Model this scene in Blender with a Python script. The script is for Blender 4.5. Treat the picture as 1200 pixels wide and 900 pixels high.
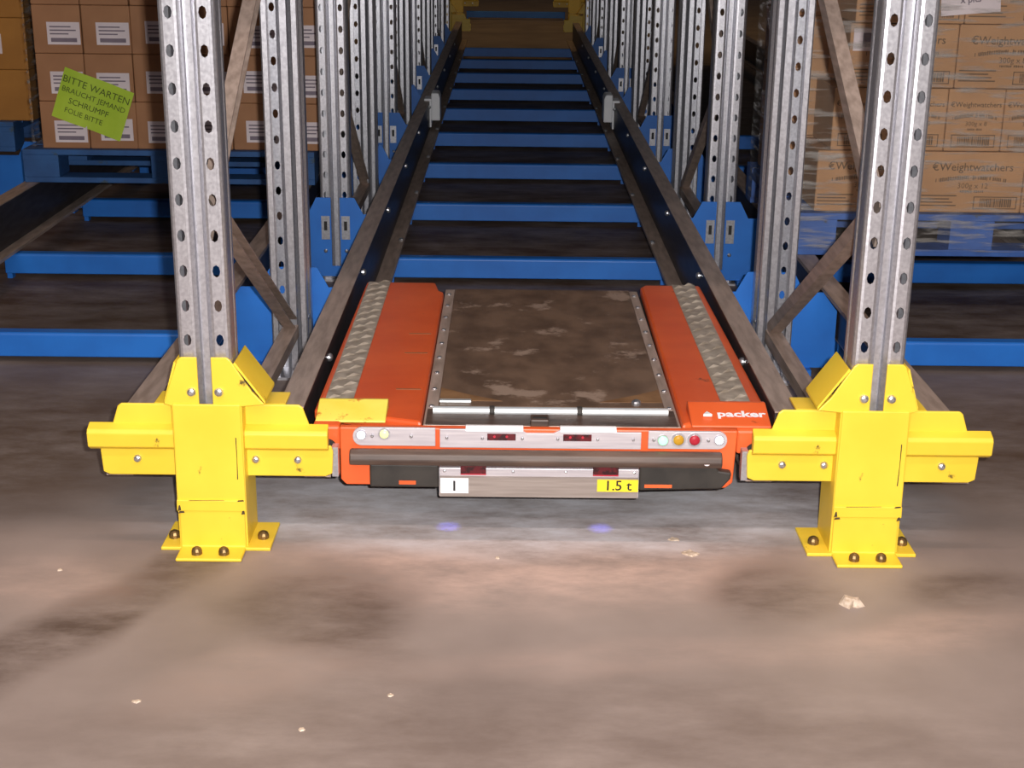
import bpy, bmesh, math, random
from mathutils import Vector, Matrix
random.seed(7)
for o in list(bpy.data.objects): bpy.data.objects.remove(o)
scn = bpy.context.scene
COL = scn.collection

# ------------------------------------------------------------------ camera
F_PX, PIT, ROLL, YAW = 1704.57, 0.3191, 0.0118, 0.0046
CAM = Vector((-0.0789, -2.9303, 1.3902))
fw = Vector((math.sin(YAW)*math.cos(PIT), math.cos(YAW)*math.cos(PIT), -math.sin(PIT)))
r0 = Vector((math.cos(YAW), -math.sin(YAW), 0)); u0 = r0.cross(fw)
cR = math.cos(ROLL)*r0 + math.sin(ROLL)*u0
cU = -math.sin(ROLL)*r0 + math.cos(ROLL)*u0
cd = bpy.data.cameras.new('camera'); co = bpy.data.objects.new('camera', cd); COL.objects.link(co)
cd.sensor_width = 36; cd.lens = F_PX/1200*36; cd.clip_end = 100
m = Matrix.Identity(4)
for i in range(3):
    m[i][0] = cR[i]; m[i][1] = cU[i]; m[i][2] = -fw[i]; m[i][3] = CAM[i]
co.matrix_world = m
scn.camera = co

# ------------------------------------------------------------------ world, lights, exposure
w = bpy.data.worlds.new('world'); scn.world = w; w.use_nodes = True
w.node_tree.nodes['Background'].inputs[0].default_value = (0.75, 0.78, 0.9, 1)
w.node_tree.nodes['Background'].inputs[1].default_value = 0.025
def area(name, loc, target, sx, sy, power, col, spread=math.pi):
    l = bpy.data.lights.new(name, 'AREA'); l.shape = 'RECTANGLE'; l.size = sx; l.size_y = sy
    l.energy = power; l.color = col; l.spread = spread
    o = bpy.data.objects.new(name, l); COL.objects.link(o); o.location = loc
    o.rotation_euler = (Vector(target)-Vector(loc)).to_track_quat('-Z', 'Y').to_euler()
    return o
# the camera's own flash, a hand's breadth right of and above the lens
fl = CAM + cR*0.06 + cU*0.045
area('flash_light', fl, fl+fw*3+Vector((0, 0, .25)), .035, .02, 130, (1.0, 0.97, 0.95))
# row of hall lamps over the aisle in front of the rack
area('aisle_lamp', (0.0, -0.55, 7.0), (0.0, -0.55, 0), 7.0, .3, 170, (1.0, 0.72, 0.60))
for yl in (-4.0, -7.5, -11.0):  # unseen lamp rows added to brighten upward faces inside the rack
    area('hall_fill_lamp', (0.0, yl, 6.5), (0.0, yl, 0), 9.0, .3, 250, (1.0, 0.84, 0.76))
# sodium-coloured lamps over the aisle at the far end
area('far_aisle_lamp', (0.0, 14.0, 7.0), (0.0, 14.0, 0), 6.0, .4, 80, (1.0, 0.62, 0.25))
vs = scn.view_settings
vs.view_transform = 'Standard'; vs.look = 'None'; vs.gamma = 1; vs.use_curve_mapping = False
vs.exposure = 0.0

# ------------------------------------------------------------------ materials
def lin(c):
    return tuple((v/12.92 if v <= .04045 else ((v+.055)/1.055)**2.4) for v in (x/255 for x in c))+(1,)
def mat(name, c1, c2=None, rough=.5, metal=0, scale=8, detail=6, bump=0, contrast=(.35, .65), rvar=0, stretch=None, bscale=None, emit=0, spec=.5):
    M = bpy.data.materials.new(name); M.use_nodes = True
    nt = M.node_tree; b = nt.nodes['Principled BSDF']
    b.inputs['Roughness'].default_value = rough; b.inputs['Metallic'].default_value = metal
    b.inputs['Specular IOR Level'].default_value = spec
    tc = nt.nodes.new('ShaderNodeTexCoord'); mp = nt.nodes.new('ShaderNodeMapping')
    nt.links.new(tc.outputs['Object'], mp.inputs[0])
    if stretch: mp.inputs['Scale'].default_value = stretch
    n = nt.nodes.new('ShaderNodeTexNoise'); n.inputs['Scale'].default_value = scale; n.inputs['Detail'].default_value = detail
    nt.links.new(mp.outputs[0], n.inputs[0])
    if c2 is None: c2 = tuple(v*.88 for v in c1)
    cr = nt.nodes.new('ShaderNodeValToRGB')
    cr.color_ramp.elements[0].position = contrast[0]; cr.color_ramp.elements[1].position = contrast[1]
    cr.color_ramp.elements[0].color = lin(c2); cr.color_ramp.elements[1].color = lin(c1)
    nt.links.new(n.outputs[0], cr.inputs[0]); nt.links.new(cr.outputs[0], b.inputs['Base Color'])
    if rvar:
        mr = nt.nodes.new('ShaderNodeMapRange'); mr.inputs[3].default_value = rough-rvar; mr.inputs[4].default_value = rough+rvar
        nt.links.new(n.outputs[0], mr.inputs[0]); nt.links.new(mr.outputs[0], b.inputs['Roughness'])
    if bump:
        bn = nt.nodes.new('ShaderNodeBump'); bn.inputs['Strength'].default_value = bump; bn.inputs['Distance'].default_value = .004
        src = n
        if bscale:
            src = nt.nodes.new('ShaderNodeTexNoise'); src.inputs['Scale'].default_value = bscale; src.inputs['Detail'].default_value = 3
            nt.links.new(mp.outputs[0], src.inputs[0])
        nt.links.new(src.outputs[0], bn.inputs['Height']); nt.links.new(bn.outputs[0], b.inputs['Normal'])
    if emit:
        b.inputs['Emission Color'].default_value = lin(c1); b.inputs['Emission Strength'].default_value = emit
    return M
def worn(name, c1, c2, cw, rough, wscale, thr, **k):
    """paint with worn / dirty spots of a third colour"""
    M = mat(name, c1, c2, rough, **k); nt = M.node_tree; b = nt.nodes['Principled BSDF']
    src = b.inputs['Base Color'].links[0].from_socket
    tc = nt.nodes.new('ShaderNodeTexCoord')
    n = nt.nodes.new("ShaderNodeTexNoise"); n.inputs["Scale"].default_value = wscale; n.inputs["Detail"].default_value = 8; n.inputs['Roughness'].default_value = .65
    nt.links.new(tc.outputs['Object'], n.inputs[0])
    cr = nt.nodes.new('ShaderNodeValToRGB'); cr.color_ramp.elements[0].position = thr; cr.color_ramp.elements[1].position = thr+.06
    nt.links.new(n.outputs[0], cr.inputs[0])
    mx = nt.nodes.new('ShaderNodeMix'); mx.data_type = 'RGBA'
    nt.links.new(cr.outputs[0], mx.inputs[0]); nt.links.new(src, mx.inputs[6]); mx.inputs[7].default_value = lin(cw)
    nt.links.new(mx.outputs[2], b.inputs['Base Color'])
    return M
GALV = mat('galvanised_steel', (208, 208, 214), (190, 190, 197), .33, .8, scale=130, detail=3, bump=.012, rvar=.05)
YEL = worn('yellow_paint', (240, 208, 64), (232, 196, 54), (90, 74, 34), .42, 18, .67, scale=5)
BLUE = worn('blue_paint', (34, 116, 208), (30, 104, 192), (30, 50, 80), .45, 14, .68, scale=6)
PALB = worn('blue_pallet_paint', (62, 104, 178), (48, 84, 150), (74, 84, 100), .6, 12, .60, scale=9)
PALD = worn('dull_blue_pallet_paint', (44, 92, 150), (36, 76, 128), (60, 80, 96), .65, 12, .60, scale=9)
RAIL = mat('rolled_rail_steel', (186, 166, 154), (156, 138, 126), .5, .2, scale=14, stretch=(4, .6, 4), bump=.05)
WEB = mat('dark_web_steel', (72, 68, 72), (54, 50, 52), .45, .3, scale=14, stretch=(4, .6, 4))  # a darker steel tone for the rail webs than for the flanges
ORG = worn('orange_paint', (232, 102, 50), (216, 86, 38), (120, 52, 28), .42, 10, .67, scale=5)
DECK = worn('worn_steel_plate', (124, 100, 82), (94, 74, 60), (160, 138, 122), .5, 6, .57, scale=9, metal=.05, stretch=(1.4, 1, 1))
TAN = mat('bare_primer_steel', (158, 120, 84), (126, 92, 62), .55, .2, scale=14)
TREAD = mat('aluminium_tread_plate', (206, 194, 178), (160, 146, 130), .42, .3, scale=30)
PANEL = mat('brushed_aluminium_panel', (206, 200, 204), (188, 182, 188), .45, .35, scale=40, stretch=(.2, 1, 4))
PANEL_SHADE = mat('shaded_panel_aluminium', (160, 150, 144), (142, 132, 126), .5, .2, scale=40, stretch=(.2, 1, 4))  # panel aluminium with the shade of the downward fold painted in
CHROME = mat('polished_steel', (235, 240, 242), (225, 232, 236), .30, .55, scale=20)
RUBBER = mat('black_rubber', (52, 48, 44), (38, 35, 32), .6, 0, scale=20, bump=.1)
BRUB = mat('brown_worn_rubber', (92, 74, 64), (66, 52, 46), .5, 0, scale=16, stretch=(.4, 3, 3), bump=.15)
BLACK = mat('black_ink', (26, 24, 24), (16, 15, 15), .6)
INK = mat('carton_print_ink', (112, 86, 62), (96, 74, 52), .7)
GREYINK = mat('label_print_grey', (128, 116, 128), (110, 98, 110), .7)
WHITE = mat('white_plastic', (248, 249, 252), (240, 242, 247), .4)
PAPER = mat('white_paper', (226, 214, 216), (214, 200, 204), .7)
LIME = mat('lime_paper', (186, 214, 62), (168, 200, 50), .6, scale=6)
LIMEINK = mat('dark_olive_print', (84, 100, 30), (70, 86, 24), .7)
YLAB = mat('yellow_label', (242, 214, 44), (236, 204, 40), .5)
YTAPE = worn('yellow_sticker', (252, 240, 110), (246, 226, 84), (220, 120, 40), .45, 14, .60, scale=8)
DKMARK = mat('dark_rust_mark', (74, 58, 34), (50, 40, 26), .7, scale=60)
BOLT = mat('zinc_bolt', (226, 228, 232), (196, 198, 204), .28, .9, scale=60)
DBOLT = mat('weathered_bolt', (140, 112, 70), (100, 84, 56), .45, .7, scale=60)
CART = mat('carton_board', (190, 146, 104), (174, 130, 90), .7, scale=4, bump=.03)
CARTB = mat('carton_board_brown', (172, 124, 86), (152, 106, 72), .7, scale=4, bump=.03)
CARTO = mat('carton_board_amber', (176, 122, 50), (156, 104, 40), .7, scale=4)
RED = mat('red_button', (190, 40, 62), (170, 32, 50), .35)
AMB = mat('amber_button', (206, 160, 44), (186, 140, 34), .35)
GLED = mat('green_led', (120, 255, 150), (110, 245, 140), .3, emit=3.0)
WLED = mat('white_led', (230, 235, 255), (220, 228, 250), .3, emit=4.0)
YLED = mat('pale_led', (214, 220, 150), (200, 206, 130), .3, emit=.8)
BLED = mat('blue_led', (70, 70, 255), (60, 60, 240), .3, emit=2.0)
RSENS = mat('dark_red_sensor_glass', (90, 16, 26), (50, 10, 16), .15, scale=60, contrast=(.45, .55))
CRUMB = mat('pale_debris', (206, 190, 172), (170, 150, 130), .8, scale=90, bump=.4)
WRAPB = mat('wrapped_goods', (150, 120, 92), (112, 92, 74), .4, scale=3)
# stretch film: mostly clear, with bright wrinkles
FILM = bpy.data.materials.new('stretch_film'); FILM.use_nodes = True
nt = FILM.node_tree; nt.nodes.clear()
out = nt.nodes.new('ShaderNodeOutputMaterial'); mxs = nt.nodes.new('ShaderNodeMixShader'); tr = nt.nodes.new('ShaderNodeBsdfTransparent'); gl = nt.nodes.new('ShaderNodeBsdfPrincipled')
gl.inputs['Base Color'].default_value = lin((200, 196, 190)); gl.inputs['Roughness'].default_value = .22
tc = nt.nodes.new('ShaderNodeTexCoord'); mp = nt.nodes.new('ShaderNodeMapping'); mp.inputs['Scale'].default_value = (3, 3, 26); mp.inputs['Rotation'].default_value = (.15, .2, 0)
nz = nt.nodes.new('ShaderNodeTexNoise'); nz.inputs['Scale'].default_value = 2.2; nz.inputs['Detail'].default_value = 6
bp = nt.nodes.new('ShaderNodeBump'); bp.inputs['Strength'].default_value = .9; bp.inputs['Distance'].default_value = .02
crf = nt.nodes.new('ShaderNodeValToRGB'); crf.color_ramp.elements[0].position = .5; crf.color_ramp.elements[1].position = .72
crf.color_ramp.elements[0].color = (.03, .03, .03, 1); crf.color_ramp.elements[1].color = (.42, .42, .42, 1)
L = nt.links.new
L(tc.outputs['Object'], mp.inputs[0]); L(mp.outputs[0], nz.inputs[0]); L(nz.outputs[0], bp.inputs['Height']); L(bp.outputs[0], gl.inputs['Normal'])
L(nz.outputs[0], crf.inputs[0]); L(crf.outputs[0], mxs.inputs[0]); L(tr.outputs[0], mxs.inputs[1]); L(gl.outputs[0], mxs.inputs[2]); L(mxs.outputs[0], out.inputs[0])

# floor: dusty concrete with tyre grime patches, plus painted-in shade and flash light
def floor_mat():
    M = mat('dusty_concrete', (148, 135, 128), (122, 110, 104), .6, 0, scale=2.2, detail=9, bump=.05, bscale=60, contrast=(.3, .7), rvar=.08, spec=.35)
    nt = M.node_tree; b = nt.nodes['Principled BSDF']; L = nt.links.new
    cur = b.inputs['Base Color'].links[0].from_socket
    tc = nt.nodes.new('ShaderNodeTexCoord')
    dist = nt.nodes.new('ShaderNodeTexNoise'); dist.inputs['Scale'].default_value = 3; dist.inputs['Detail'].default_value = 5
    L(tc.outputs['Object'], dist.inputs[0])
    vm = nt.nodes.new('ShaderNodeVectorMath'); vm.operation = 'MULTIPLY_ADD'
    L(dist.outputs[1], vm.inputs[0]); vm.inputs[1].default_value = (.16, .16, 0)
    sub = nt.nodes.new('ShaderNodeVectorMath'); sub.operation = 'SUBTRACT'; sub.inputs[1].default_value = (.08, .08, 0)
    L(tc.outputs['Object'], vm.inputs[2]); L(vm.outputs[0], sub.inputs[0])
    brk = nt.nodes.new('ShaderNodeTexNoise'); brk.inputs['Scale'].default_value = 5; brk.inputs['Detail'].default_value = 10; brk.inputs['Roughness'].default_value = .7
    bmp = nt.nodes.new('ShaderNodeMapping'); bmp.inputs['Scale'].default_value = (.7, 1.6, 1); L(tc.outputs['Object'], bmp.inputs[0]); L(bmp.outputs[0], brk.inputs[0])
    brr = nt.nodes.new('ShaderNodeMapRange'); brr.inputs[1].default_value = .3; brr.inputs[2].default_value = .62; L(brk.outputs[0], brr.inputs[0])
    def stain_or_light(x, y, rx, ry, rot, col, k, lo=.0, hi=.75):
        nonlocal cur
        mp = nt.nodes.new('ShaderNodeMapping'); mp.vector_type = 'TEXTURE'
        mp.inputs['Location'].default_value = (x, y, 0); mp.inputs['Rotation'].default_value = (0, 0, math.radians(rot)); mp.inputs['Scale'].default_value = (rx, ry, 5)
        L(sub.outputs[0], mp.inputs[0])
        g = nt.nodes.new('ShaderNodeTexGradient'); g.gradient_type = 'SPHERICAL'; L(mp.outputs[0], g.inputs[0])
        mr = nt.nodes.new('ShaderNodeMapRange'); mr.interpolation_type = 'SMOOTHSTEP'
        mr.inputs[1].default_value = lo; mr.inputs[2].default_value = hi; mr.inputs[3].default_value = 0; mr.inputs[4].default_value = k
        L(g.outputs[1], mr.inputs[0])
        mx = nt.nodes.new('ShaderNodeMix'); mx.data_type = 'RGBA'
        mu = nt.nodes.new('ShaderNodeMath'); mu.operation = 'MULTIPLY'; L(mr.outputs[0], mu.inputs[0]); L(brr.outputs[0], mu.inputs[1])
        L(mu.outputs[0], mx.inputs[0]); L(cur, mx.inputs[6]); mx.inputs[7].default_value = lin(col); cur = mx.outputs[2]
    dk = (88, 74, 66); lt = (196, 170, 158)
    stain_or_light(0.0, .0, .85, .30, 2, lt, .85)
    stain_or_light(-.55, -.50, .34, .16, 35, lt, .25)
    stain_or_light(-.90, -.22, .12, .75, -32, dk, 1.0, 0, .6)
    stain_or_light(-1.05, -.10, .30, .20, 0, lt, .4)
    stain_or_light(-.46, -.20, .26, .26, 20, dk, .8, 0, .6)
    stain_or_light(-.36, -.30, .14, .5, 20, dk, .35)
    stain_or_light(.50, -.12, .20, .20, -20, dk, .75)
    stain_or_light(.93, -.09, .24, .14, 5, dk, .75)
    stain_or_light(.80, -.30, .35, .12, 25, lt, .35)
    stain_or_light(.0, -.80, 1.5, .5, 0, dk, .55)  # foreground grime, with the uneven spread of the flash painted in
    stain_or_light(.25, -.40, .8, .10, 6, lt, .22)
    stain_or_light(-1.5, .75, .9, .75, 0, (92, 72, 56), .9)  # shade on the left bay floor, painted as dark brown
    stain_or_light(1.5, .75, .9, .75, 0, (92, 72, 56), .9)  # same painted shade for the right bay floor
    stain_or_light(.0, 6.6, 9.0, 6.2, 0, (84, 62, 44), 1.0, 0, .3)  # flash fall-off deep in the rack, painted as a browner floor
    stain_or_light(.0, .33, 1.15, .34, 0, (204, 203, 208), 1.0, 0, .5)  # flash light on the floor under the shuttle, painted as pale grey
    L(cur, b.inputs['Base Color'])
    return M
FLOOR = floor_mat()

# ------------------------------------------------------------------ geometry helpers
class MB:
    def __init__(s): s.bm = bmesh.new()
    def box(s, x0, x1, y0, y1, z0, z1):
        v = [s.bm.verts.new((x, y, z)) for x in (x0, x1) for y in (y0, y1) for z in (z0, z1)]
        for f in ((0, 1, 3, 2), (4, 6, 7, 5), (0, 4, 5, 1), (2, 3, 7, 6), (0, 2, 6, 4), (1, 5, 7, 3)): s.bm.faces.new([v[i] for i in f])
        return s
    def prism(s, pts, ax, a, b):
        """extrude a 2-D outline; ax 'x': pts are (y,z); 'y': (x,z); 'z': (x,y)"""
        def P(p, t): return {'x': (t, p[0], p[1]), 'y': (p[0], t, p[1]), 'z': (p[0], p[1], t)}[ax]
        A = [s.bm.verts.new(P(p, a)) for p in pts]; B = [s.bm.verts.new(P(p, b)) for p in pts]
        n = len(pts); s.bm.faces.new(A); s.bm.faces.new(B[::-1])
        for i in range(n): s.bm.faces.new((A[i], A[(i+1) % n], B[(i+1) % n], B[i]))
        return s
    def cyl(s, c, axis, r, h, n=16, r2=None):
        """cylinder or cone frustum from c along axis by h"""
        ax = Vector(axis).normalized(); q = ax.to_track_quat('Z', 'Y'); c = Vector(c); r2 = r if r2 is None else r2
        A = [s.bm.verts.new(c+q@Vector((r*math.cos(t), r*math.sin(t), 0))) for t in (2*math.pi*i/n for i in range(n))]
        B = [s.bm.verts.new(c+ax*h+q@Vector((r2*math.cos(t), r2*math.sin(t), 0))) for t in (2*math.pi*i/n for i in range(n))]
        s.bm.faces.new(A[::-1]); s.bm.faces.new(B)
        for i in range(n): s.bm.faces.new((A[i], A[(i+1) % n], B[(i+1) % n], B[i]))
        return s
    def dome(s, c, axis, r, h):
        s.cyl(c, axis, r, h*.45, 12); a = Vector(axis).normalized()
        s.cyl(Vector(c)+a*h*.45, axis, r, h*.35, 12, r*.8); s.cyl(Vector(c)+a*h*.8, axis, r*.8, h*.2, 12, r*.4)
        return s
    def bar(s, a, b, w, d, up=(1, 0, 0), channel=False):
        """rectangular bar (or C-channel) from a to b"""
        a, b = Vector(a), Vector(b); z = (b-a).normalized(); x = Vector(up); y = z.cross(x).normalized(); x = y.cross(z)
        t = .004
        if channel: pts = [(-d/2, -w/2), (d/2, -w/2), (d/2, -w/2+t), (-d/2+t, -w/2+t), (-d/2+t, w/2-t), (d/2, w/2-t), (d/2, w/2), (-d/2, w/2)]
        else: pts = [(-d/2, -w/2), (d/2, -w/2), (d/2, w/2), (-d/2, w/2)]
        A = [s.bm.verts.new(a+x*p[0]+y*p[1]) for p in pts]; B = [s.bm.verts.new(b+x*p[0]+y*p[1]) for p in pts]; n = len(pts)
        s.bm.faces.new(A); s.bm.faces.new(B[::-1])
        for i in range(n): s.bm.faces.new((A[i], A[(i+1) % n], B[(i+1) % n], B[i]))
        return s
    def sheet(s, pts, ax, a, b):
        """open polyline swept into a sheet (add thickness with solidify)"""
        def P(p, t): return {'x': (t, p[0], p[1]), 'y': (p[0], t, p[1]), 'z': (p[0], p[1], t)}[ax]
        A = [s.bm.verts.new(P(p, a)) for p in pts]; B = [s.bm.verts.new(P(p, b)) for p in pts]
        for i in range(len(pts)-1): s.bm.faces.new((A[i], A[i+1], B[i+1], B[i]))
        return s
    def mesh(s, name, m, recalc=True):
        if recalc: bmesh.ops.recalc_face_normals(s.bm, faces=s.bm.faces)
        me = bpy.data.meshes.new(name); s.bm.to_mesh(me); s.bm.free(); me.materials.append(m); return me
    def build(s, name, m, parent=None, bevel=0, solid=0, recalc=True):
        return link(name, s.mesh(name, m, recalc), parent, bevel, solid)
def link(name, me, parent=None, bevel=0, solid=0, loc=None):
    o = bpy.data.objects.new(name, me); COL.objects.link(o); o.parent = parent
    if loc: o.location = loc
    if solid:
        md = o.modifiers.new('thickness', 'SOLIDIFY'); md.thickness = solid; md.offset = 0
    if bevel:
        md = o.modifiers.new('bevel', 'BEVEL'); md.width = bevel; md.segments = 2; md.limit_method = 'ANGLE'; md.angle_limit = .6
    return o
def tag(o, label, cat, group=None, kind=None):
    o['label'] = label; o['category'] = cat
    if group: o['group'] = group
    if kind: o['kind'] = kind
    return o
def thing(name, label, cat, loc=(0, 0, 0), group=None, rz=0):
    o = bpy.data.objects.new(name, None); COL.objects.link(o); o.location = loc; o.rotation_euler.z = rz; o.empty_display_size = .1
    return tag(o, label, cat, group)
def copy_tree(o, parent=None):
    c = o.copy(); COL.objects.link(c); c.parent = parent
    for ch in list(o.children): copy_tree(ch, c)
    return c
def text_mesh(s, size, m, bold=0, bend=0, cache={}):
    k = (s, size, m.name, bend)
    if k in cache: return cache[k]
    cu = bpy.data.curves.new('lettering', 'FONT'); cu.body = s; cu.size = size; cu.align_x = 'CENTER'; cu.align_y = 'CENTER'; cu.resolution_u = 2; cu.offset = bold
    o = bpy.data.objects.new('lettering', cu); COL.objects.link(o); bpy.context.view_layer.update()
    me = bpy.data.meshes.new_from_object(o.evaluated_get(bpy.context.evaluated_depsgraph_get()))
    bpy.data.objects.remove(o); me.materials.clear(); me.materials.append(m)
    for v in me.vertices: v.co.y -= bend*v.co.x**2
    cache[k] = me; return me
def text(name, s, size, m, loc, parent, rot=(math.pi/2, 0, 0), bold=0, bend=0):
    o = bpy.data.objects.new(name, text_mesh(s, size, m, bold, bend)); COL.objects.link(o); o.parent = parent; o.location = loc; o.rotation_euler = rot; return o
ORD = ['first', 'second', 'third', 'fourth', 'fifth', 'sixth', 'seventh', 'eighth', 'ninth', 'tenth', 'eleventh', 'twelfth']

# ------------------------------------------------------------------ setting
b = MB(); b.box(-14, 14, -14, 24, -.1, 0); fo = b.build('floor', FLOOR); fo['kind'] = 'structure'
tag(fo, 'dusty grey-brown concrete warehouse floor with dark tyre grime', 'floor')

CEIL = mat('corrugated_roof_sheet', (120, 118, 116), (104, 102, 100), .7)
b = MB(); b.box(-14, 14, -14, 24, 8.6, 8.7); ce = b.build('ceiling', CEIL); ce['kind'] = 'structure'
tag(ce, 'plain grey warehouse roof high above the racks', 'ceiling')
PX = .732                      # rows of uprights stand at x = -PX and +PX
PY = [.085] + [1.35+1.18*k for k in range(10)]     # upright positions going into the lane
TOP = 3.5

# ------------------------------------------------------------------ uprights
def upright_mesh(h):
    b = MB(); bm = b.bm; pitch = .0765; z0 = .066; n = 24
    for s in (-1, 1):
        x0, x1 = .024*s, .046*s
        xa = (x0+x1)/2; hw, hh = .0085, .0135
        def q(*p): bm.faces.new([bm.verts.new(v) for v in p])
        q((x0, 0, 0), (x1, 0, 0), (x1, 0, z0), (x0, 0, z0))
        zt = z0+n*pitch
        q((x0, 0, zt), (x1, 0, zt), (x1, 0, h), (x0, 0, h))
        for k in range(n):
            za = z0+k*pitch; zc = za+pitch/2; zb = za+pitch
            H = [(xa+hw*math.cos(t)*s, 0, zc+hh*math.sin(t)) for t in (math.pi/4*i for i in range(8))]
            O = [(x1, 0, zc), (x1, 0, zb), (xa, 0, zb), (x0, 0, zb), (x0, 0, zc), (x0, 0, za), (xa, 0, za), (x1, 0, za)]
            HV = [bm.verts.new(p) for p in H]; OV = [bm.verts.new(p) for p in O]
            for i in range(8): bm.faces.new((OV[i], OV[(i+1) % 8], HV[(i+1) % 8], HV[i]))
        b.sheet([(.046*s, 0), (.051*s, .0022), (.0555*s, .0075), (.057*s, .013), (.057*s, .050), (.048*s, .058), (.048*s, .078), (.053*s, .084), (.053*s, .098), (.049*s, .102), (.036*s, .102), (.036*s, .094)], 'z', 0, h)
        b.sheet([(.024*s, 0), (.019*s, .0022), (.0115*s, .0105), (.009*s, .016), (.009*s, .026)], 'z', 0, h)
    b.sheet([(-.009, .026), (.009, .026)], 'z', 0, h)
    bmesh.ops.remove_doubles(bm, verts=bm.verts, dist=.0002)
    me = b.mesh('upright', GALV)
    return me
UP = upright_mesh(TOP)
side = {-1: 'left', 1: 'right'}
def frame(s, k, label):
    y0, y1 = PY[2*k], PY[2*k+1]
    f = thing('rack_upright', label, 'rack upright', (s*PX, y0, 0), 'upright frames along the lane')
    a = link('upright', UP, f, solid=.002); a.location = (0, 0, 0)
    c = link('upright', UP, f, solid=.002); c.location = (0, y1-y0+.05, 0); c.rotation_euler.z = math.pi
    d = y1-y0; x = 0
    MB().bar((x, .06, .71), (x, d-.03, 1.42), .042, .034, channel=True).build('diagonal_brace', RAIL, f)
    MB().bar((x, .06, .80), (x, d-.03, .17), .038, .034, channel=True).build('diagonal_brace', RAIL, f)
    MB().bar((x, .06, 2.15), (x, d-.03, 1.46), .042, .034, channel=True).build('diagonal_brace', RAIL, f)
    MB().bar((x, .06, 2.2), (x, d-.03, 2.9), .042, .034, channel=True).build('diagonal_brace', RAIL, f)
    MB().bar((x, .06, .155), (x, d-.03, .150), .045, .036, up=(0, 0, 1)).build('horizontal_tie', RAIL, f)
    if k > 0:
        MB().box(-.07, .07, -.02, .12, 0, .008).build('base_plate', GALV, f)
    MB().box(-.07, .07, d-.06, d+.08, 0, .008).build('base_plate', GALV, f)
    for yy in (.05, d-.01):
        for zz in ((.74, ) if yy < .1 else (.19, )):
            MB().dome((s*-.048, yy, zz), (-s, 0, 0), .009, .009).build('bolt', BOLT, f)
    return f
for s in (-1, 1):
    for k in range(5):
        frame(s, k, 'galvanised perforated upright frame with diagonal braces, %s from the front in the %s row' % (ORD[k], side[s]))
    f = thing('end_upright', 'single galvanised upright behind the far yellow guard, %s side of the lane' % side[s], 'rack upright', (s*PX, PY[10], 0), 'end uprights')
    link('upright', UP, f, solid=.002)

# ------------------------------------------------------------------ rails
def rail(xi, xo, y0, y1, label, z=.281, lowz=.11, bolts=()):
    """Z-section rail: top flange between xi and xo, web at xi, lower flange reaching 60 mm into the lane"""
    s = 1 if xo > xi else -1; t = .004
    R = thing('pallet_rail', label, 'rail', (xi, y0, 0), 'pallet rails')
    L_ = y1-y0; w_ = abs(xo-xi)
    MB().prism([(0, z), (s*w_, z), (s*w_, z-.012), (s*(w_-t), z-.012), (s*(w_-t), z-t), (0, z-t)], 'y', 0, L_).build('top_flange', RAIL, R)
    MB().prism([(0, z-t), (s*t, z-t), (s*t, lowz), (0, lowz)], 'y', 0, L_).build('web', WEB, R)
    MB().prism([(s*t, lowz), (s*t, lowz-t), (-s*.058, lowz-t), (-s*.058, lowz+.008), (-s*.054, lowz+.008), (-s*.054, lowz)], 'y', 0, L_).build('lower_flange', RAIL, R)
    for i, y in enumerate(bolts):
        MB().dome((0, y-y0, z-.028), (-s, 0, 0), .011, .012).build('bolt', BOLT, R)
        if i: MB().dome((-s*.045, y-y0+.1, lowz), (0, 0, 1), .011, .012).build('bolt', BOLT, R)
    return R
BY = [.72]+[1.65+1.0*k for k in range(9)]
rail(-.545, -.605, .245, 11.75, 'long steel rail along the left side of the shuttle lane', bolts=BY)
rail(.545, .605, .245, 11.75, 'long steel rail along the right side of the shuttle lane', bolts=BY)
rail(-.955, -.892, .245, 11.75, 'steel rail passing behind the left front upright into the left bay')
rail(-2.005, -2.068, .245, 11.75, 'steel rail at the left picture edge under the labelled cartons')
rail(.955, .892, .245, 11.75, 'steel rail passing behind the right front upright into the right bay')
rail(2.005, 2.068, .245, 11.75, 'steel rail on the far side of the right bay, out of the picture')

# ------------------------------------------------------------------ blue cross beams
YB, SB = 1.4356, 1.0633
def beam(xc, hw, k, label, grp, y=None):
    y = YB+SB*k if y is None else y
    B = thing('lane_crossbar', label, 'crossbar', (xc, y, 0), grp)
    MB().prism([(0, .022), (0, .094), (.006, .1), (.05, .1), (.05, .022)], 'x', -hw, hw).build('beam_profile', BLUE, B, bevel=.003)
    for s in (-1, 1):
        MB().box(s*(hw-.012)-.010, s*(hw-.012)+.010, .012, .045, 0, .023).build('foot', BLUE, B)
    return B
for k in range(10):
    beam(0, .535, k, 'blue steel cross beam between the lane rails, %s one behind the shuttle' % ORD[k-1] if k else 'blue steel cross beam underneath the orange shuttle', 'cross beams in the shuttle lane')
for k in range(5):
    beam(-1.48, .520, k, 'blue steel cross beam on the floor of the left bay, %s from the front' % ORD[k], 'cross beams in the left bay')
    beam(1.48, .520, k, 'blue steel cross beam on the floor of the right bay, %s from the front' % ORD[k], 'cross beams in the right bay')

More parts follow.
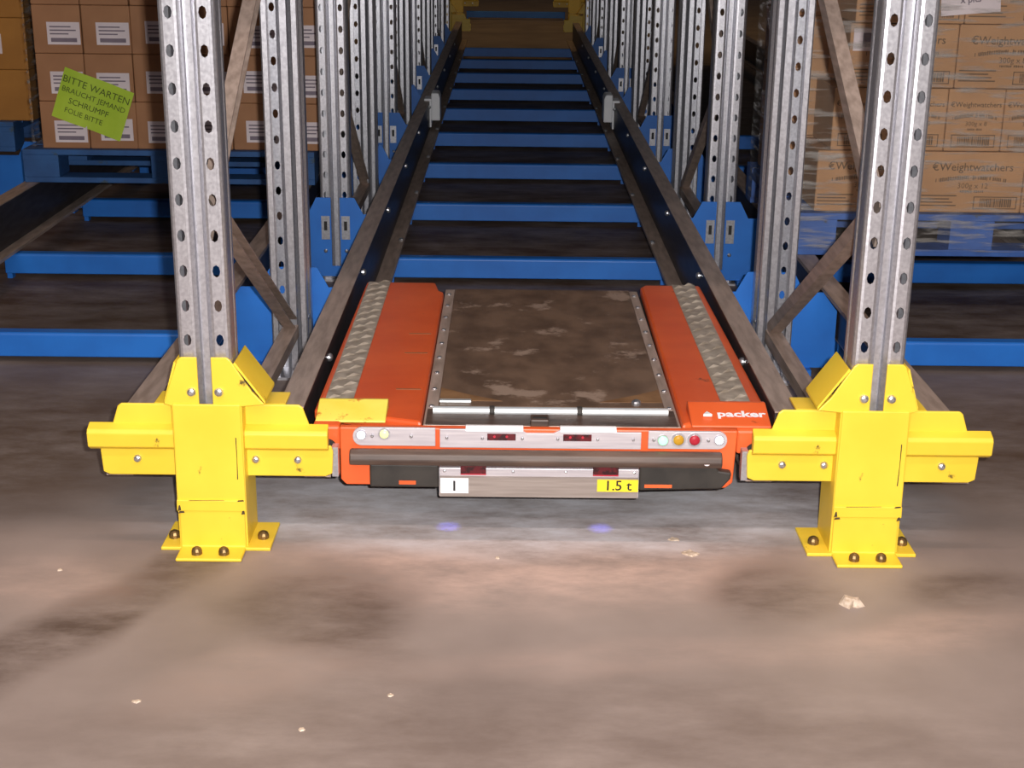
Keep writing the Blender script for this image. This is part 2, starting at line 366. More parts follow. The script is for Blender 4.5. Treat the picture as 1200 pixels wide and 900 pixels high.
# ------------------------------------------------------------------ blue rail consoles at the uprights
def console(x, y, rot, label, lane):
    """lane = +1 if the shuttle lane lies towards local +x"""
    C = thing('rail_console', label, 'bracket', (x, y, 0), 'blue rail consoles', math.pi if rot else 0)
    l = lane*(-1 if rot else 1)
    def side_pts(s):
        wn = .176 if s == l else .212     # how far the plate reaches up under the top flange
        lo = .180 if s == l else .214
        return [(s*.017, .02), (s*lo, .02), (s*lo, .100), (s*wn, .115), (s*wn, .262), (s*.105, .262), (s*.072, .325), (s*.017, .325)]
    for s in (-1, 1):
        MB().prism(side_pts(s), 'y', -.006, 0).build('console_plate', BLUE, C)
        w_ = .164 if s == l else .20
        if not rot: MB().box(min(s*w_, s*(w_-.006)), max(s*w_, s*(w_-.006)), 0, .11, .115, .262).build('side_plate', BLUE, C)
        t = MB().box(min(s*.022, s*.054), max(s*.022, s*.054), -.010, -.006, .165, .255).build('slotted_tab', GALV, C)
        MB().box(min(s*.032, s*.044), max(s*.032, s*.044), -.0108, -.010, .20, .235).build('slot', BLACK, t)
        MB().dome((s*.04, -.006, .12), (0, -1, 0), .008, .008).build('bolt', BOLT, C)
        MB().box(min(s*.074, s*.14), max(s*.074, s*.14), -.03, .03, 0, .02).build('foot', BLUE, C)
    MB().box(-.017, .017, -.006, 0, .02, .06).build('bridge', BLUE, C)
    return C
for s in (-1, 1):
    for k in range(1, 10):
        rear = k % 2 == 1
        y = PY[k]+(.062 if rear else -.006)
        console(s*PX, y, rear, 'blue steel rail console at the foot of the %s upright from the front, %s row' % (ORD[k], side[s]), -s)
    for k in range(1, 6):
        rear = k % 2 == 1
        y = PY[k]+(.062 if rear else -.006)
        console(s*2.23, y, rear, 'blue steel console under the outer rail of the %s bay, %s from the front' % (side[s], ORD[k-1]), -s)

# ------------------------------------------------------------------ yellow upright guards
def guard(x, y, lane, label, rz=0, cap=False):
    G = thing('upright_guard', label, 'guard', (x, y, 0), 'yellow upright guards', rz)
    l = lane
    bv = .003
    # floor shoe
    MB().prism([(0, 0), (0, .008), (.064, .008), (.066, .122), (.072, .122), (.072, 0)], 'x', -.073, .073).build('front_foot', YEL, G, bevel=bv)
    for s in (-1, 1):
        xs = .128 if s == l else .118
        MB().prism([(s*.06, .06), (s*xs, .06), (s*xs, .205), (s*.06, .205)] if s == -1 else [(s*.06, .06), (s*.06, .205), (s*xs, .205), (s*xs, .06)], 'z', 0, .008).build('side_foot', YEL, G, bevel=.002)
        MB().box(min(s*.077, s*.071), max(s*.077, s*.071), .071, .20, .006, .345).build('side_plate', YEL, G, bevel=.002)
        MB().dome((s*(.079+xs)/2, .115, .008), (0, 0, 1), .013, .017).build('anchor_bolt', DBOLT, G)
        MB().dome((s*.030, .026, .008), (0, 0, 1), .012, .017).build('anchor_bolt', DBOLT, G)
    # front plates: lower patch, box front, fork with slot
    MB().prism([(-.077, .095), (.077, .095), (.0765, .122), (-.0765, .122)], 'y', .061, .067).build('wear_strip', YEL, G, bevel=.002)
    MB().prism([(-.0765, .118), (.0765, .118), (.074, .346), (-.074, .346)], 'y', .0655, .072).build('front_plate', YEL, G, bevel=bv)
    for s in (-1, 1):
        sl = .128 if s == l else .092
        pts = [(s*.015, .34), (s*.074, .34), (s*sl, .345), (s*(sl+.074)/2, .375), (s*.057, .446), (s*.050, .452), (s*.015, .452)]
        MB().prism(pts, 'y', .069, .075).build('fork_plate', YEL, G, bevel=.002)
        # sloped gusset flange running back along the upright
        MB().prism([(s*.066, .440), (s*sl, .352), (s*sl, .345), (s*.062, .436)], 'y', .075, .205).build('gusset_flange', YEL, G)
        MB().dome((s*.030, .069, .374), (0, -1, 0), .010, .010).build('bolt', BOLT, G)
    # wings that close the rail ends, set back behind the column front
    for s in (-1, 1):
        t1, t2, t3, sh = (.204, .260, .269, .165) if s == l else (.206, .272, .250, .125)
        i = .070
        def X(a): return s*a
        def XX(a, b): return (min(X(a), X(b)), max(X(a), X(b)))
        MB().prism([(X(i), .331), (X(t1-.008), .331), (X(t1), .324), (X(t1+.016), .276), (X(i), .276)], 'y', .112, .118).build('wing_top', YEL, G, bevel=bv)
        MB().prism([(.118, .331), (.20, .331), (.20, .326), (.118, .326)], 'x', *XX(i, sh)).build('wing_shelf', YEL, G)
        MB().prism([(.116, .286), (.092, .276), (.087, .268), (.089, .236), (.104, .226), (.112, .229), (.112, .278)], 'x', *XX(i, t2)).build('wing_lip', YEL, G, bevel=.002)
        MB().prism([(X(i), .236), (X(t3-.004), .236), (X(t3), .222), (X(t3-.003), .170), (X(t3-.018), .163), (X(i), .163)], 'y', .108, .115).build('wing_lower', YEL, G, bevel=.002)
        if s == l and cap:
            MB().box(*XX(t3-.004, t3+.010), .116, .142, .160, .230).build('rail_end_cap', GALV, G)
        for bx_ in ((.096, .190) if s == l else (.168,)):
            MB().dome((X(bx_), .108, .203), (0, -1, 0), .009, .009).build('bolt', BOLT, G)
    # chipped paint on the column edges
    for (xa, xb, za, zb, yy) in ((-.074, -.060, .090, .096, .0608), (-.075, -.067, .096, .110, .0608), (.058, .074, .119, .1235, .0605), (-.05, .03, .1205, .1225, .0605), (.066, .0745, .088, .098, .0608), (.060, .0625, .17, .27, .0652)):
        MB().prism([(xa, za), (xb, za+.0015), (xb-.002, zb), (xa+.003, zb-.001)], 'y', yy, yy+.001).build('paint_chip', DKMARK, G)
    return G
guard(-PX, 0, 1, 'yellow steel upright guard bolted to the floor left of the shuttle', cap=True)
guard(PX, 0, -1, 'yellow steel upright guard bolted to the floor right of the shuttle', cap=True)
guard(-PX, PY[10]+.24, -1, 'small yellow guard at the far left end of the lane', math.pi)
guard(PX, PY[10]+.24, 1, 'small yellow guard at the far right end of the lane', math.pi)

# ------------------------------------------------------------------ pallet shuttle
S = thing('pallet_shuttle', 'orange and grey pallet shuttle with worn steel top between the rails', 'shuttle', (0, .15, .106))
OY, OZ = .15, .106
def sb(m_, name, x0, x1, y0, y1, z0, z1, par=None, bevel=.003):
    return MB().box(x0, x1, y0-OY, y1-OY, z0-OZ, z1-OZ).build(name, m_, par or S, bevel=bevel)
def spr(m_, name, pts, x0, x1, par=None, bevel=0):
    return MB().prism([(p[0]-OY, p[1]-OZ) for p in pts], 'x', x0, x1).build(name, m_, par or S, bevel=bevel)
sb(RUBBER, 'chassis', -.44, .44, .17, 1.44, .125, .235)
# orange front fascia with rounded lower corners
MB().prism([(-.452, .266-OZ), (-.452, .140-OZ), (-.440, .127-OZ), (.425, .127-OZ), (.441, .140-OZ), (.446, .266-OZ)], 'y', .150-OY, .170-OY).build('front_fascia', ORG, S, bevel=.003)
for s in (-1, 1):
    spr(ORG, 'corner_block', [(.165, .205), (.165, .262), (.19, .266), (.28, .266), (.28, .205)], *( (-.515, -.453) if s < 0 else (.447, .520)), bevel=.006)
# decks
deckL = MB().prism([(-.525, .27-OY), (-.27, .19-OY), (-.27, 1.36-OY), (-.285, 1.38-OY), (-.30, 1.475-OY), (-.515, 1.475-OY)], 'z', .236-OZ, .266-OZ).build('deck_plate', ORG, S, bevel=.008)
deckR = MB().prism([(.325, .19-OY), (.537, .27-OY), (.523, 1.47-OY), (.350, 1.47-OY), (.335, 1.44-OY)], 'z', .236-OZ, .266-OZ).build('deck_plate', ORG, S, bevel=.008)
for s, x0, x1 in ((-1, -.507, -.440), (1, .434, .505)):
    st = sb(TREAD, 'tread_strip', x0, x1, .315, 1.465, .2665, .2685, bevel=0)
    n = 17; bm_ = MB()
    for k in range(n):
        yc = .35+k*(1.08/(n-1))
        for j, xx in enumerate((x0+.019, x1-.019)):
            yy = yc+(.032 if j else 0); h_ = .006
            for sgn in (-1, 1):
                # two-sided raised lens
                pts = [(xx-.017, yy-.010*sgn*0-.012), (xx, yy-.002), (xx+.017, yy+.012), (xx, yy+.018)]
            A = [bm_.bm.verts.new((p[0], p[1]-OY, .2684-OZ)) for p in pts]
            T = bm_.bm.verts.new((xx, yy+.006-OY, .2684+h_-OZ))
            for i in range(4): bm_.bm.faces.new((A[i], A[(i+1) % 4], T))
    bm_.build('tread_bumps', TREAD, st)
# recesses and scuffs on the left deck
for yy in (.42, .72, .90):
    MB().box(-.345, -.285, yy-OY, yy+.006-OY, .2662-OZ, .2668-OZ).build('deck_seam', TAN, deckL)
# centre lift plate in its frame
sb(RAIL, 'plate_frame', -.268, .325, .205, 1.435, .22, .254)
lift = sb(DECK, 'lift_plate', -.238, .298, .315, 1.415, .252, .262, bevel=.004)
for s, x in ((-1, -.236), (1, .296)):
    MB().prism([(x, .352-OY), (x-s*.15, .352-OY), (x-s*.06, .405-OY), (x, .45-OY)], 'z', .2622-OZ, .2628-OZ).build('bare_corner', TAN, lift)
for k in range(9):
    for x in (-.254, .311):
        MB().dome((x, .33+k*.13-OY, .254-OZ), (0, 0, 1), .007, .005).build('frame_bolt', BOLT, S)
# round push bar across the front of the plate
pb = MB().cyl((-.248, .283-OY, .262-OZ), (1, 0, 0), .010, .55, 16).build('front_bar', CHROME, S)
for x in (-.110, .095):
    MB().cyl((x-.006, .283-OY, .262-OZ), (1, 0, 0), .0125, .012, 16).build('collar', RUBBER, pb)
sb(BRUB, 'bar_tray', -.262, .318, .206, .31, .245, .256, bevel=0)
sb(CHROME, 'stop_plate', -.236, -.160, .335, .352, .262, .268, bevel=.002)
MB().dome((.232, .338-OY, .262-OZ), (0, 0, 1), .012, .012).build('eye_bolt', BOLT, S)
lt_ = sb(BRUB, 'latch', -.022, .022, .196, .236, .252, .272, bevel=.004)
MB().box(-.016, .016, .205-OY, .21-OY, .272-OZ, .2745-OZ).build('latch_slot', BLACK, lt_)
# corner caps on the decks
capL = spr(YTAPE, 'corner_cap', [(.190, .262), (.190, .267), (.275, .290), (.288, .288), (.288, .262)], -.512, -.352, bevel=.003)
capR = spr(ORG, 'corner_cap', [(.178, .262), (.178, .268), (.275, .292), (.29, .29), (.29, .262)], .345, .527, bevel=.006)
a_ = math.atan2(.024, .097)
lo_ = text('lettering', 'packer', .034, WHITE, (.463, .222-OY, .2812-OZ), capR, (a_, 0, 0), bold=.0012); lo_.scale.x = 1.2
MB().prism([(.375, .212-OY), (.395, .212-OY), (.385, .232-OY)], 'z', .2785-OZ, .2845-OZ).build('logo_mark', WHITE, capR)
# grey panels on the fascia
def rounded(x0, x1, z0, z1, left, right, r):
    pts = []
    def arc(cx, cz, a0, a1): return [(cx+r*math.cos(math.radians(a)), cz+r*math.sin(math.radians(a))) for a in range(a0, a1+1, 15)]
    if right: pts += arc(x1-r, z0+r, -90, 0)+arc(x1-r, z1-r, 0, 90)
    else: pts += [(x1, z0), (x1, z1)]
    if left: pts += arc(x0+r, z1-r, 90, 180)+arc(x0+r, z0+r, 180, 270)
    else: pts += [(x0, z1), (x0, z0)]
    return pts
def panel(name, pts, y0, y1, m_): return MB().prism([(p[0], p[1]-OZ) for p in pts], 'y', y0-OY, y1-OY).build(name, m_, S, bevel=.001)
pL = panel('control_panel', rounded(-.422, -.236, .225, .268, True, False, .020), .143, .151, PANEL)
pM = panel('sensor_panel', [(-.226, .222), (.228, .222), (.228, .262), (.170, .262), (.170, .266), (.045, .266), (.030, .258), (-.030, .258), (-.045, .266), (-.170, .266), (-.226, .266)], .143, .151, PANEL)
pR = panel('control_panel', rounded(.244, .422, .224, .266, False, True, .020), .143, .151, PANEL)
for x0, x1 in ((-.168, -.038), (.045, .172)):  # panel edges in white, with the flash glint painted in
    MB().prism([(.143-OY, .262-OZ), (.1405-OY, .262-OZ), (.1405-OY, .266-OZ), (.152-OY, .272-OZ), (.165-OY, .270-OZ), (.152-OY, .266-OZ)], 'x', x0, x1).build('painted_glint_edge', WHITE, pM, bevel=.001)
for x in (-.087, .084):
    w_ = MB().box(x-.032, x+.032, .1415-OY, .144-OY, .241-OZ, .257-OZ).build('sensor_window', RSENS, pM)
    for dx in (-.016, .012): MB().cyl((x+dx, .1415-OY, .250-OZ), (0, -1, 0), .003, .0008, 8).build('sensor_lens', RED, w_)
def btn(par, x, z, r, m_, name, ring=True):
    if ring: MB().cyl((x, .143-OY, z-OZ), (0, -1, 0), r*1.35, .003, 20).build('button_bezel', GALV, par)
    MB().dome((x, .1405-OY, z-OZ), (0, -1, 0), r, .006).build(name, m_, par)
btn(pL, -.403, .251, .009, WLED, 'lamp'); btn(pL, -.351, .254, .010, YLED, 'lamp')
for x in (-.378, -.290): btn(pL, x, .250, .004, BOLT, 'screw', False)
btn(pR, .277, .245, .010, GLED, 'lamp'); btn(pR, .312, .247, .012, AMB, 'push_button'); btn(pR, .348, .247, .012, RED, 'push_button')
btn(pR, .404, .247, .009, WLED, 'lamp')
for x in (.379, .256): btn(pR, x, .247, .004, BOLT, 'screw', False)
for x in (-.21, -.13, .0-.04, .04, .13, .21): btn(pM, x, .247, .0035, BOLT, 'screw', False)
# rubber bumper roll and skirts
MB().prism([(.150-OY, .216-OZ), (.128-OY, .222-OZ), (.116-OY, .214-OZ), (.112-OY, .200-OZ), (.116-OY, .188-OZ), (.150-OY, .182-OZ)], 'x', -.428, .410).build('bumper_roll', BRUB, S, bevel=.003)
MB().prism([(-.384, .186-OZ), (-.228, .186-OZ), (-.228, .130-OZ), (-.384, .130-OZ)], 'y', .128-OY, .15-OY).build('bumper_skirt', RUBBER, S, bevel=.004)
MB().prism([(.226, .188-OZ), (.400, .188-OZ), (.405, .178-OZ), (.434, .174-OZ), (.432, .158-OZ), (.412, .134-OZ), (.226, .128-OZ)], 'y', .126-OY, .15-OY).build('bumper_skirt', RUBBER, S, bevel=.004)
spr(ORG, 'scrape_mark', [(.1255, .136), (.1255, .144), (.128, .144), (.128, .136)], .238, .300)
spr(ORG, 'scrape_mark', [(.1268, .138), (.1268, .147), (.129, .147), (.129, .138)], -.318, -.280)
MB().cyl((.375, .1195-OY, .202-OZ), (0, -1, .2), .008, .006, 10).build('bumper_rivet', PAPER, S)
lowp = MB().prism([(-.228, .106-OZ), (.226, .106-OZ), (.226, .176-OZ), (-.228, .176-OZ)], 'y', .136-OY, .15-OY).build('lower_panel', PANEL, S, bevel=.002)
spr(PANEL_SHADE, 'lower_panel_fold', [(.137, .157), (.131, .155), (.135, .106), (.137, .106)], -.226, .224)
for x in (-.150, .150):
    rc = MB().box(x-.029, x+.029, .134-OY, .1365-OY, .163-OZ, .182-OZ).build('sensor_recess', RSENS, lowp)
    MB().box(x-.029, x+.029, .1335-OY, .137-OY, .160-OZ, .163-OZ).build('recess_edge', RED, rc)
for x in (-.215, -.06, .06, .215): MB().dome((x, .136-OY, .168-OZ), (0, -1, 0), .0035, .003).build('screw', BOLT, lowp)
l1 = MB().box(-.224, -.161, .129-OY, .132-OY, .117-OZ, .153-OZ).build('number_label', WHITE, S)
text('lettering', '1', .034, BLACK, (-.193, .1288-OY, .1335-OZ), l1, bold=.0008)
l2 = MB().box(.131, .224, .129-OY, .132-OY, .124-OZ, .153-OZ).build('load_label', YLAB, S)
text('lettering', '1.5 t', .034, BLACK, (.178, .1288-OY, .138-OZ), l2, bold=.0004)
# guide wheels, side skirts, drive wheels on the lower rail flange
for s, x in ((-1, -.480), (1, .486)):
    gw = MB().cyl((x, .150-OY, .218-OZ), (0, -1, 0), .020, .006, 20).build('guide_wheel', RUBBER, S)
    for yy in (.45, 1.2):
        MB().cyl((s*.450, yy-OY, .1585-OZ), (s, 0, 0), .048, .036, 20).build('drive_wheel', RUBBER, S)
# blue indicator lamps under the front edge shining on the floor
for x in (-.21, .147):
    led = MB().cyl((x, .205-OY, .1255-OZ), (0, 0, -1), .008, .010, 12).build('floor_lamp', BLED, S)
    sp = bpy.data.lights.new('floor_lamp_light', 'SPOT'); sp.energy = .55; sp.color = (.16, .16, 1); sp.spot_size = math.radians(34); sp.spot_blend = 1; sp.shadow_soft_size = .004
    so = bpy.data.objects.new('floor_lamp_light', sp); COL.objects.link(so); so.parent = S; so.location = (x, .205-OY, .113-OZ)

# ------------------------------------------------------------------ white guide blocks on the rails
for s, yb_ in ((-1, 5.69), (1, 5.69)):
    Bk = thing('rail_guide', 'white plastic guide block clamped inside the %s lane rail' % side[s], 'guide block', (s*.545, yb_, .11), 'white rail guides')
    MB().prism([(-s*.012, .06), (-s*.064, .06), (-s*.064, .195), (-s*.054, .22), (-s*.012, .22)], 'y', 0, .16).build('block', WHITE, Bk, bevel=.006)
    MB().box(min(-s*.012, s*.03), max(-s*.012, s*.03), .01, .15, .172, .186).build('clamp_plate', WHITE, Bk, bevel=.003)
    MB().box(min(-s*.012, -s*.002), max(-s*.012, -s*.002), .01, .15, .02, .172).build('back_plate', WHITE, Bk)

# ------------------------------------------------------------------ pallets and cartons
def pallet(x0, x1, y0, y1, z, h, m_, label, grp='pallets with goods'):
    P = thing('pallet', label, 'pallet', ((x0+x1)/2, (y0+y1)/2, z), grp)
    hx, hy = (x1-x0)/2, (y1-y0)/2
    n = 7; g = .016; bw = (2*hy-(n-1)*g)/n
    for k in range(n):
        y = -hy+k*(bw+g); MB().box(-hx, hx, y, y+bw, h-.022, h).build('top_board', m_, P, bevel=.002)
    for xx in (-hx, -.0725, hx-.145):
        MB().box(xx, xx+.145, -hy, hy, h-.044, h-.022).build('stringer_board', m_, P)
        for yy in (-hy, -.07, hy-.14):
            MB().box(xx, xx+.145, yy, yy+.14, .022, h-.044).build('block', m_, P, bevel=.002)
    for yy in (-hy, -.06, hy-.12):
        MB().box(-hx, hx, yy, yy+.12, 0, .022).build('bottom_board', m_, P, bevel=.002)
    return P
pallet(-2.06, -.87, 3.0, 3.95, .2815, .135, PALD, 'dull blue pallet under the brown labelled cartons in the left bay')
pallet(.875, 2.07, 1.84, 2.85, .2815, .142, PALB, 'film-covered blue pallet under the printed cartons in the right bay')
pallet(-3.54, -2.34, 3.75, 4.70, .2815, .135, PALD, 'dark blue pallet under amber cartons at the left picture edge')

# left stack: small cartons with white labels
def lab_carton_mesh(): return None
CX0, CW, CH = -1.985, .195, .1905
ROWN = ['bottom', 'second', 'third', 'fourth', 'fifth']
lm = MB().box(-.066, .066, -.001, 0, -.044, .044).mesh('shipping_label', PAPER)
prm = MB()
for k, (a, c, zz, hh) in enumerate([(-.055, .03, .026, .005), (-.055, .05, .012, .005), (-.055, .02, -.002, .005), (-.052, .052, -.026, .016)]):
    prm.box(a, c, -.0016, -.001, zz-hh/2, zz+hh/2)
prm = prm.mesh('label_print', GREYINK)
cm = MB().box(-CW/2+.001, CW/2-.001, 0, .24, 0, CH-.001).mesh('carton_body', CARTB)
for r in range(5):
    for c in range(6):
        for d in range(3):
            if d and c != 5: continue
            if d == 0: where = '%s row, %s from the left, on the left pallet' % (ROWN[r], ORD[c])
            else: where = 'lane side of the left pallet, %s row, %s from the front' % (ROWN[r], ORD[d])
            K = thing('carton', 'brown labelled carton, '+where, 'carton', (CX0+CW*(c+.5)+random.uniform(-.002, .002), 3.04+d*.245+random.uniform(-.004, .004), .4165+r*CH), 'labelled cartons on the left pallet')
            link('carton_body', cm, K, bevel=.004)
            if d == 0:
                lo = link('shipping_label', lm, K, loc=(.022+random.uniform(-.008, .008), 0, CH/2-.018+random.uniform(-.01, .01)))
                link('label_print', prm, lo)
                if r % 2 == 1:
                    pass
# lime green sheet taped on the left stack
G = thing('notice_sheet', 'lime green sheet with dark printed lines stuck askew on brown cartons', 'notice', (-1.765, 3.034, .597))
G.rotation_euler = (0, math.radians(20.5), 0)
gm = MB(); N = 10
vv = [[gm.bm.verts.new((-.145+.29*i/N, -.004*math.sin(i*.8)+-.002*j, -.105+.21*j/4)) for j in range(5)] for i in range(N+1)]
for i in range(N):
    for j in range(4): gm.bm.faces.new((vv[i][j], vv[i+1][j], vv[i+1][j+1], vv[i][j+1]))
gs = gm.build('sheet', LIME, G, solid=.0008)
for s_, z_, x_, sz in (('BITTE WARTEN', .062, .0, .040), ('BRAUCHT JEMAND', .022, 0, .031), ('SCHRUMPF', -.018, -.01, .034), ('FOLIE BITTE', -.058, -.02, .030)):
    text('lettering', s_, sz, LIMEINK, (x_, -.016, z_), gs)

# amber cartons behind on the far left
am = MB().box(-.198, .198, 0, .29, 0, .229).mesh('carton_body', CARTO)
for r in range(4):
    for c in range(2):
        K = thing('carton', 'amber brown carton at the left picture edge, %s row, %s' % (ROWN[r], 'beside the labelled stack' if c == 0 else 'outermost'), 'carton', (-2.46-.4*c, 3.80, .4165+r*.23), 'amber cartons at the left edge')
        link('carton_body', am, K, bevel=.004)
        if r in (1, ): link('shipping_label', lm, K, loc=(.02, 0, .115))

# right stack: printed food cartons
def ticks(wd, n, hh, bend=0, slant=0, seed=1):
    rr = random.Random(seed); b = MB(); x = -wd/2
    while x < wd/2:
        a = rr.uniform(.002, .005); z = -bend*x*x
        if rr.random() > .15: b.box(x, x+a, -.0004, 0, z-hh/2*rr.uniform(.7, 1), z+hh/2*rr.uniform(.7, 1))
        x += a+.002
    return b
M_ARC = ticks(.24, 0, .014, .75, seed=3).mesh('curved_small_print', INK)
M_LINE = ticks(.08, 0, .008, 0, seed=4).mesh('small_print', INK)
bb = MB()
for k in range(4): bb.box(-.06, .06-.012*(k % 3), -.0004, 0, -.018+k*.011, -.014+k*.011)
M_BLOCK = bb.mesh('text_block', INK)
def barcode(wd, hh):
    rr = random.Random(9); b = MB(); t = .003
    b.box(-wd/2, wd/2, -.0005, 0, hh/2-t, hh/2); b.box(-wd/2, wd/2, -.0005, 0, -hh/2, -hh/2+t)
    b.box(-wd/2, -wd/2+t, -.0005, 0, -hh/2, hh/2); b.box(wd/2-t, wd/2, -.0005, 0, -hh/2, hh/2)
    x = -wd/2+.022
    while x < wd/2-.022:
        a = rr.choice((.002, .003, .005)); b.box(x, x+a, -.0005, 0, -hh/2+.006, hh/2-.006); x += a+rr.choice((.002, .003))
    return b.mesh('barcode', INK)
M_BC = barcode(.145, .042)
RH = .2045
def food_carton(x0, wd, r, y, label, qty, wide=True, ink=True, dep=.3):
    K = thing('carton', label, 'carton', (x0+wd/2, y, .4245+r*RH), 'printed cartons on the right pallet')
    MB().box(-wd/2+.001, wd/2-.001, 0, dep, 0, RH-.0015).build('carton_body', CART, K, bevel=.004)
    if ink:
        k = 1 if wide else .62
        text('lettering', '\u20acWeightwatchers', .040*k*.92, INK, (.0, -.0008, .152), K, bold=.0003)
        o = link('curved_small_print', M_ARC, K, loc=(0, -.0006, .118)); o.scale = (k, 1, 1)
        text('lettering', qty, .026*(.8 if not wide else 1), INK, (.005, -.0008, .090), K)
        o = link('small_print', M_LINE, K, loc=(0, -.0006, .072)); o.scale = (k, 1, 1)
        link('barcode', M_BC, K, loc=(.085 if wide else .0, -.0006, .034))
        if wide: link('text_block', M_BLOCK, K, loc=(-.105, -.0006, .040))
    return K
for i in range(3):
    food_carton(.945+.345*i, .345, 0, 1.87, 'large printed carton, %s from the left, bottom row on the right pallet' % ORD[i], '300g x 12')
for i in range(5):
    food_carton(.985+.187*i, .187, 1, 1.875, 'narrow printed carton, %s from the left, second row on the right pallet' % ORD[i], '300g x 8', False)
for r, nm in ((2, 'third'), (3, 'fourth'), (4, 'top')):
    for i in range(3):
        food_carton(1.022+.352*i+(.0 if r == 2 else .012), .352, r, 1.88, 'printed carton, %s from the left, %s row on the right pallet' % (ORD[i], nm), '300g x 8')
# second layer behind, seen through the film at the stack's left edge
for r in range(5):
    for d in range(2):
        food_carton(.905, .36, r, 2.19+.305*d, 'film-wrapped carton, %s row, %s one behind the printed front cartons' % (ROWN[r], ORD[d]), '', ink=False)
# white paper sheet on the right stack
W_ = thing('notice_sheet', 'white paper notice stuck on the printed cartons at the upper right', 'notice', (1.393, 1.868, 1.145)); W_.rotation_euler = (0, math.radians(-5), 0)
ws = MB().box(-.095, .095, -.001, 0, -.075, .075).build('sheet', PAPER, W_)
text('lettering', 'x plts', .030, GREYINK, (.0, -.0018, -.030), ws, bold=.0006)
M_W = ticks(.10, 0, .014, 0, seed=8).mesh('print_line', GREYINK); link('print_line', M_W, ws, loc=(0, -.0016, .012))
# a bright shipping label on the left column of the right stack
o = thing('shipping_label', 'small white barcode label on the left column of printed cartons', 'label', (1.085, 1.877, .985))
MB().box(-.052, .052, -.001, 0, -.035, .035).build('label_paper', PAPER, o); link('label_print', MB().box(-.022, .012, -.0016, -.001, -.022, .022).mesh('label_print', GREYINK), o)
# stretch film around the right load: hangs at the left flank and over the front
def film(name, pts, z0, z1, label, nz_=40):
    b = MB(); rr = random.Random(5); rows = []
    n = len(pts)
    for j in range(nz_+1):
        z = z0+(z1-z0)*j/nz_
        rows.append([b.bm.verts.new((p[0]+rr.uniform(-.003, .003), p[1]+rr.uniform(-.003, .003), z)) for p in pts])
    for j in range(nz_):
        for i in range(n-1): b.bm.faces.new((rows[j][i], rows[j][i+1], rows[j+1][i+1], rows[j+1][i]))
    o = b.build(name, FILM, None, solid=.0006)
    for p in o.data.polygons: p.use_smooth = True
    return tag(o, label, 'plastic film')
film('stretch_film', [(.864, 2.72), (.863, 2.55), (.862, 2.4), (.863, 2.28), (.864, 2.16), (.864, 2.05), (.864, 1.96), (.864, 1.90), (.866, 1.850), (.872, 1.832), (.90, 1.829), (.96, 1.828)]+[(.99+.06*i, 1.828) for i in range(18)], .30, 1.44, 'clear crinkled stretch film wrapped around the printed cartons on the right')
film('corner_film', [(-2.030, 3.30), (-2.029, 3.2), (-2.027, 3.1), (-2.024, 3.036), (-2.012, 3.028)], .4175, 1.37, 'dark translucent film edge along the left corner of the labelled cartons', 20)

# ------------------------------------------------------------------ upper storage level (above the picture, shades the lane floor)
for i, xc in enumerate((-1.48, 0, 1.48)):
    nm = ('left bay', 'shuttle lane', 'right bay')[i]
    for s in (-1, 1):
        rail(xc+s*.525, xc+s*.588, .1, 11.75, 'upper level steel rail over the %s, %s side' % (nm, side[s]), z=1.95, lowz=1.78)
    for k in range(9):
        y0 = -.02+k*1.3
        P = thing('wrapped_load', 'wrapped pallet load on the upper level over the %s, %s from the front' % (nm, ORD[k]), 'pallet load', (xc, y0, 1.952), 'wrapped loads on the upper level')
        MB().box(-.6, .6, 0, 1.2, 0, .022).build('bottom_board', PALD, P)
        for xx in (-.6, -.07, .46):
            MB().box(xx, xx+.14, 0, 1.2, .022, .12).build('bearer', PALD, P)
        MB().box(-.6, .6, 0, 1.2, .12, .142).build('top_board', PALD, P)
        MB().box(-.58, .58, .02, 1.18, .142, 1.45).build('wrapped_goods', WRAPB, P, bevel=.02)

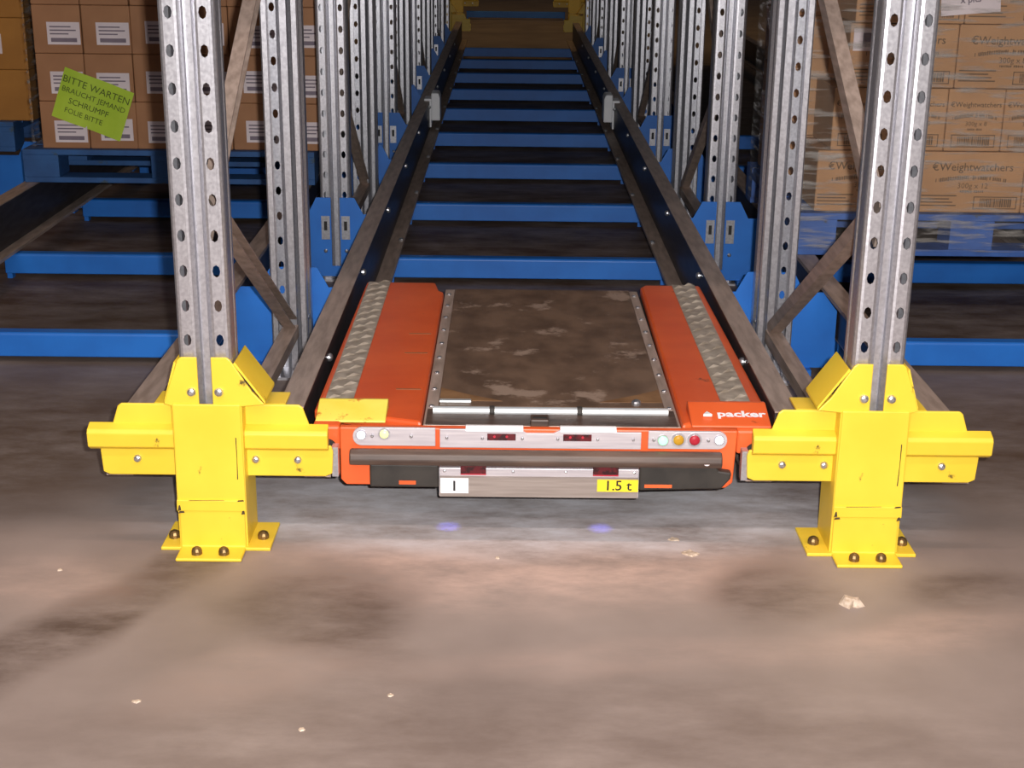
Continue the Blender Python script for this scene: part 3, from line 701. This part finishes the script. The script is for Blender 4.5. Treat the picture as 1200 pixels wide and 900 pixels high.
# ------------------------------------------------------------------ opposite rack across the far aisle
fb = beam(0, .62, 0, 'dark cross beam of the opposite rack beyond the far aisle', 'opposite rack', y=15.9)
for s in (-1, 1):
    guard(s*PX, 15.7, -s, 'yellow guard of the opposite rack beyond the far aisle, %s side' % side[s])
    f = thing('end_upright', 'upright of the opposite rack beyond the far aisle, %s side' % side[s], 'rack upright', (s*PX, 15.785, 0), 'opposite rack uprights')
    link('upright', UP, f, solid=.002)

# ------------------------------------------------------------------ litter on the floor
def scrap(name, x, y, r, m_, label, flat=.25, seed=0, n=9):
    rr = random.Random(seed); b = MB()
    A = [b.bm.verts.new((r*rr.uniform(.6, 1.1)*math.cos(t), r*rr.uniform(.5, 1)*math.sin(t), 0)) for t in (2*math.pi*i/n for i in range(n))]
    B = [b.bm.verts.new((v.co.x*rr.uniform(.5, .9), v.co.y*rr.uniform(.5, .9), r*flat*rr.uniform(.6, 1.4))) for v in A]
    b.bm.faces.new(A[::-1]); b.bm.faces.new(B)
    for i in range(n): b.bm.faces.new((A[i], A[(i+1) % n], B[(i+1) % n], B[i]))
    o = b.build(name, m_); o.location = (x, y, 0); return tag(o, label, 'debris', 'litter on the floor')
scrap('crumpled_scrap', .653, -.174, .028, CRUMB, 'crumpled grey-white scrap on the floor before the right guard', .5, 1, 12)
scrap('paper_scrap', .341, .072, .022, CRUMB, 'pale splinter on the floor, nearer of the two before the shuttle', .12, 2)
scrap('paper_scrap', .314, .146, .016, CRUMB, 'pale splinter on the floor right under the shuttle front', .12, 3)
scrap('pebble', -.093, .035, .006, CRUMB, 'tiny pale crumb on the floor below the number label', .5, 4)
scrap('pebble', -.746, -.592, .009, CRUMB, 'small pale crumb on the floor at the lower left', .3, 5)
scrap('pebble', -.286, -.562, .007, CRUMB, 'small pale crumb on the floor at the lower middle', .3, 6)
scrap('pebble', -.432, -.682, .008, CRUMB, 'small pale crumb on the floor at the bottom picture edge', .3, 8)
scrap('pebble', -1.046, -.048, .008, CRUMB, 'small pale crumb on the floor at the left picture edge', .3, 9)
scrap('tape_scrap', -.655, .98, .045, YTAPE, 'crumpled yellowish tape between left tie and rail', .9, 11, 10)
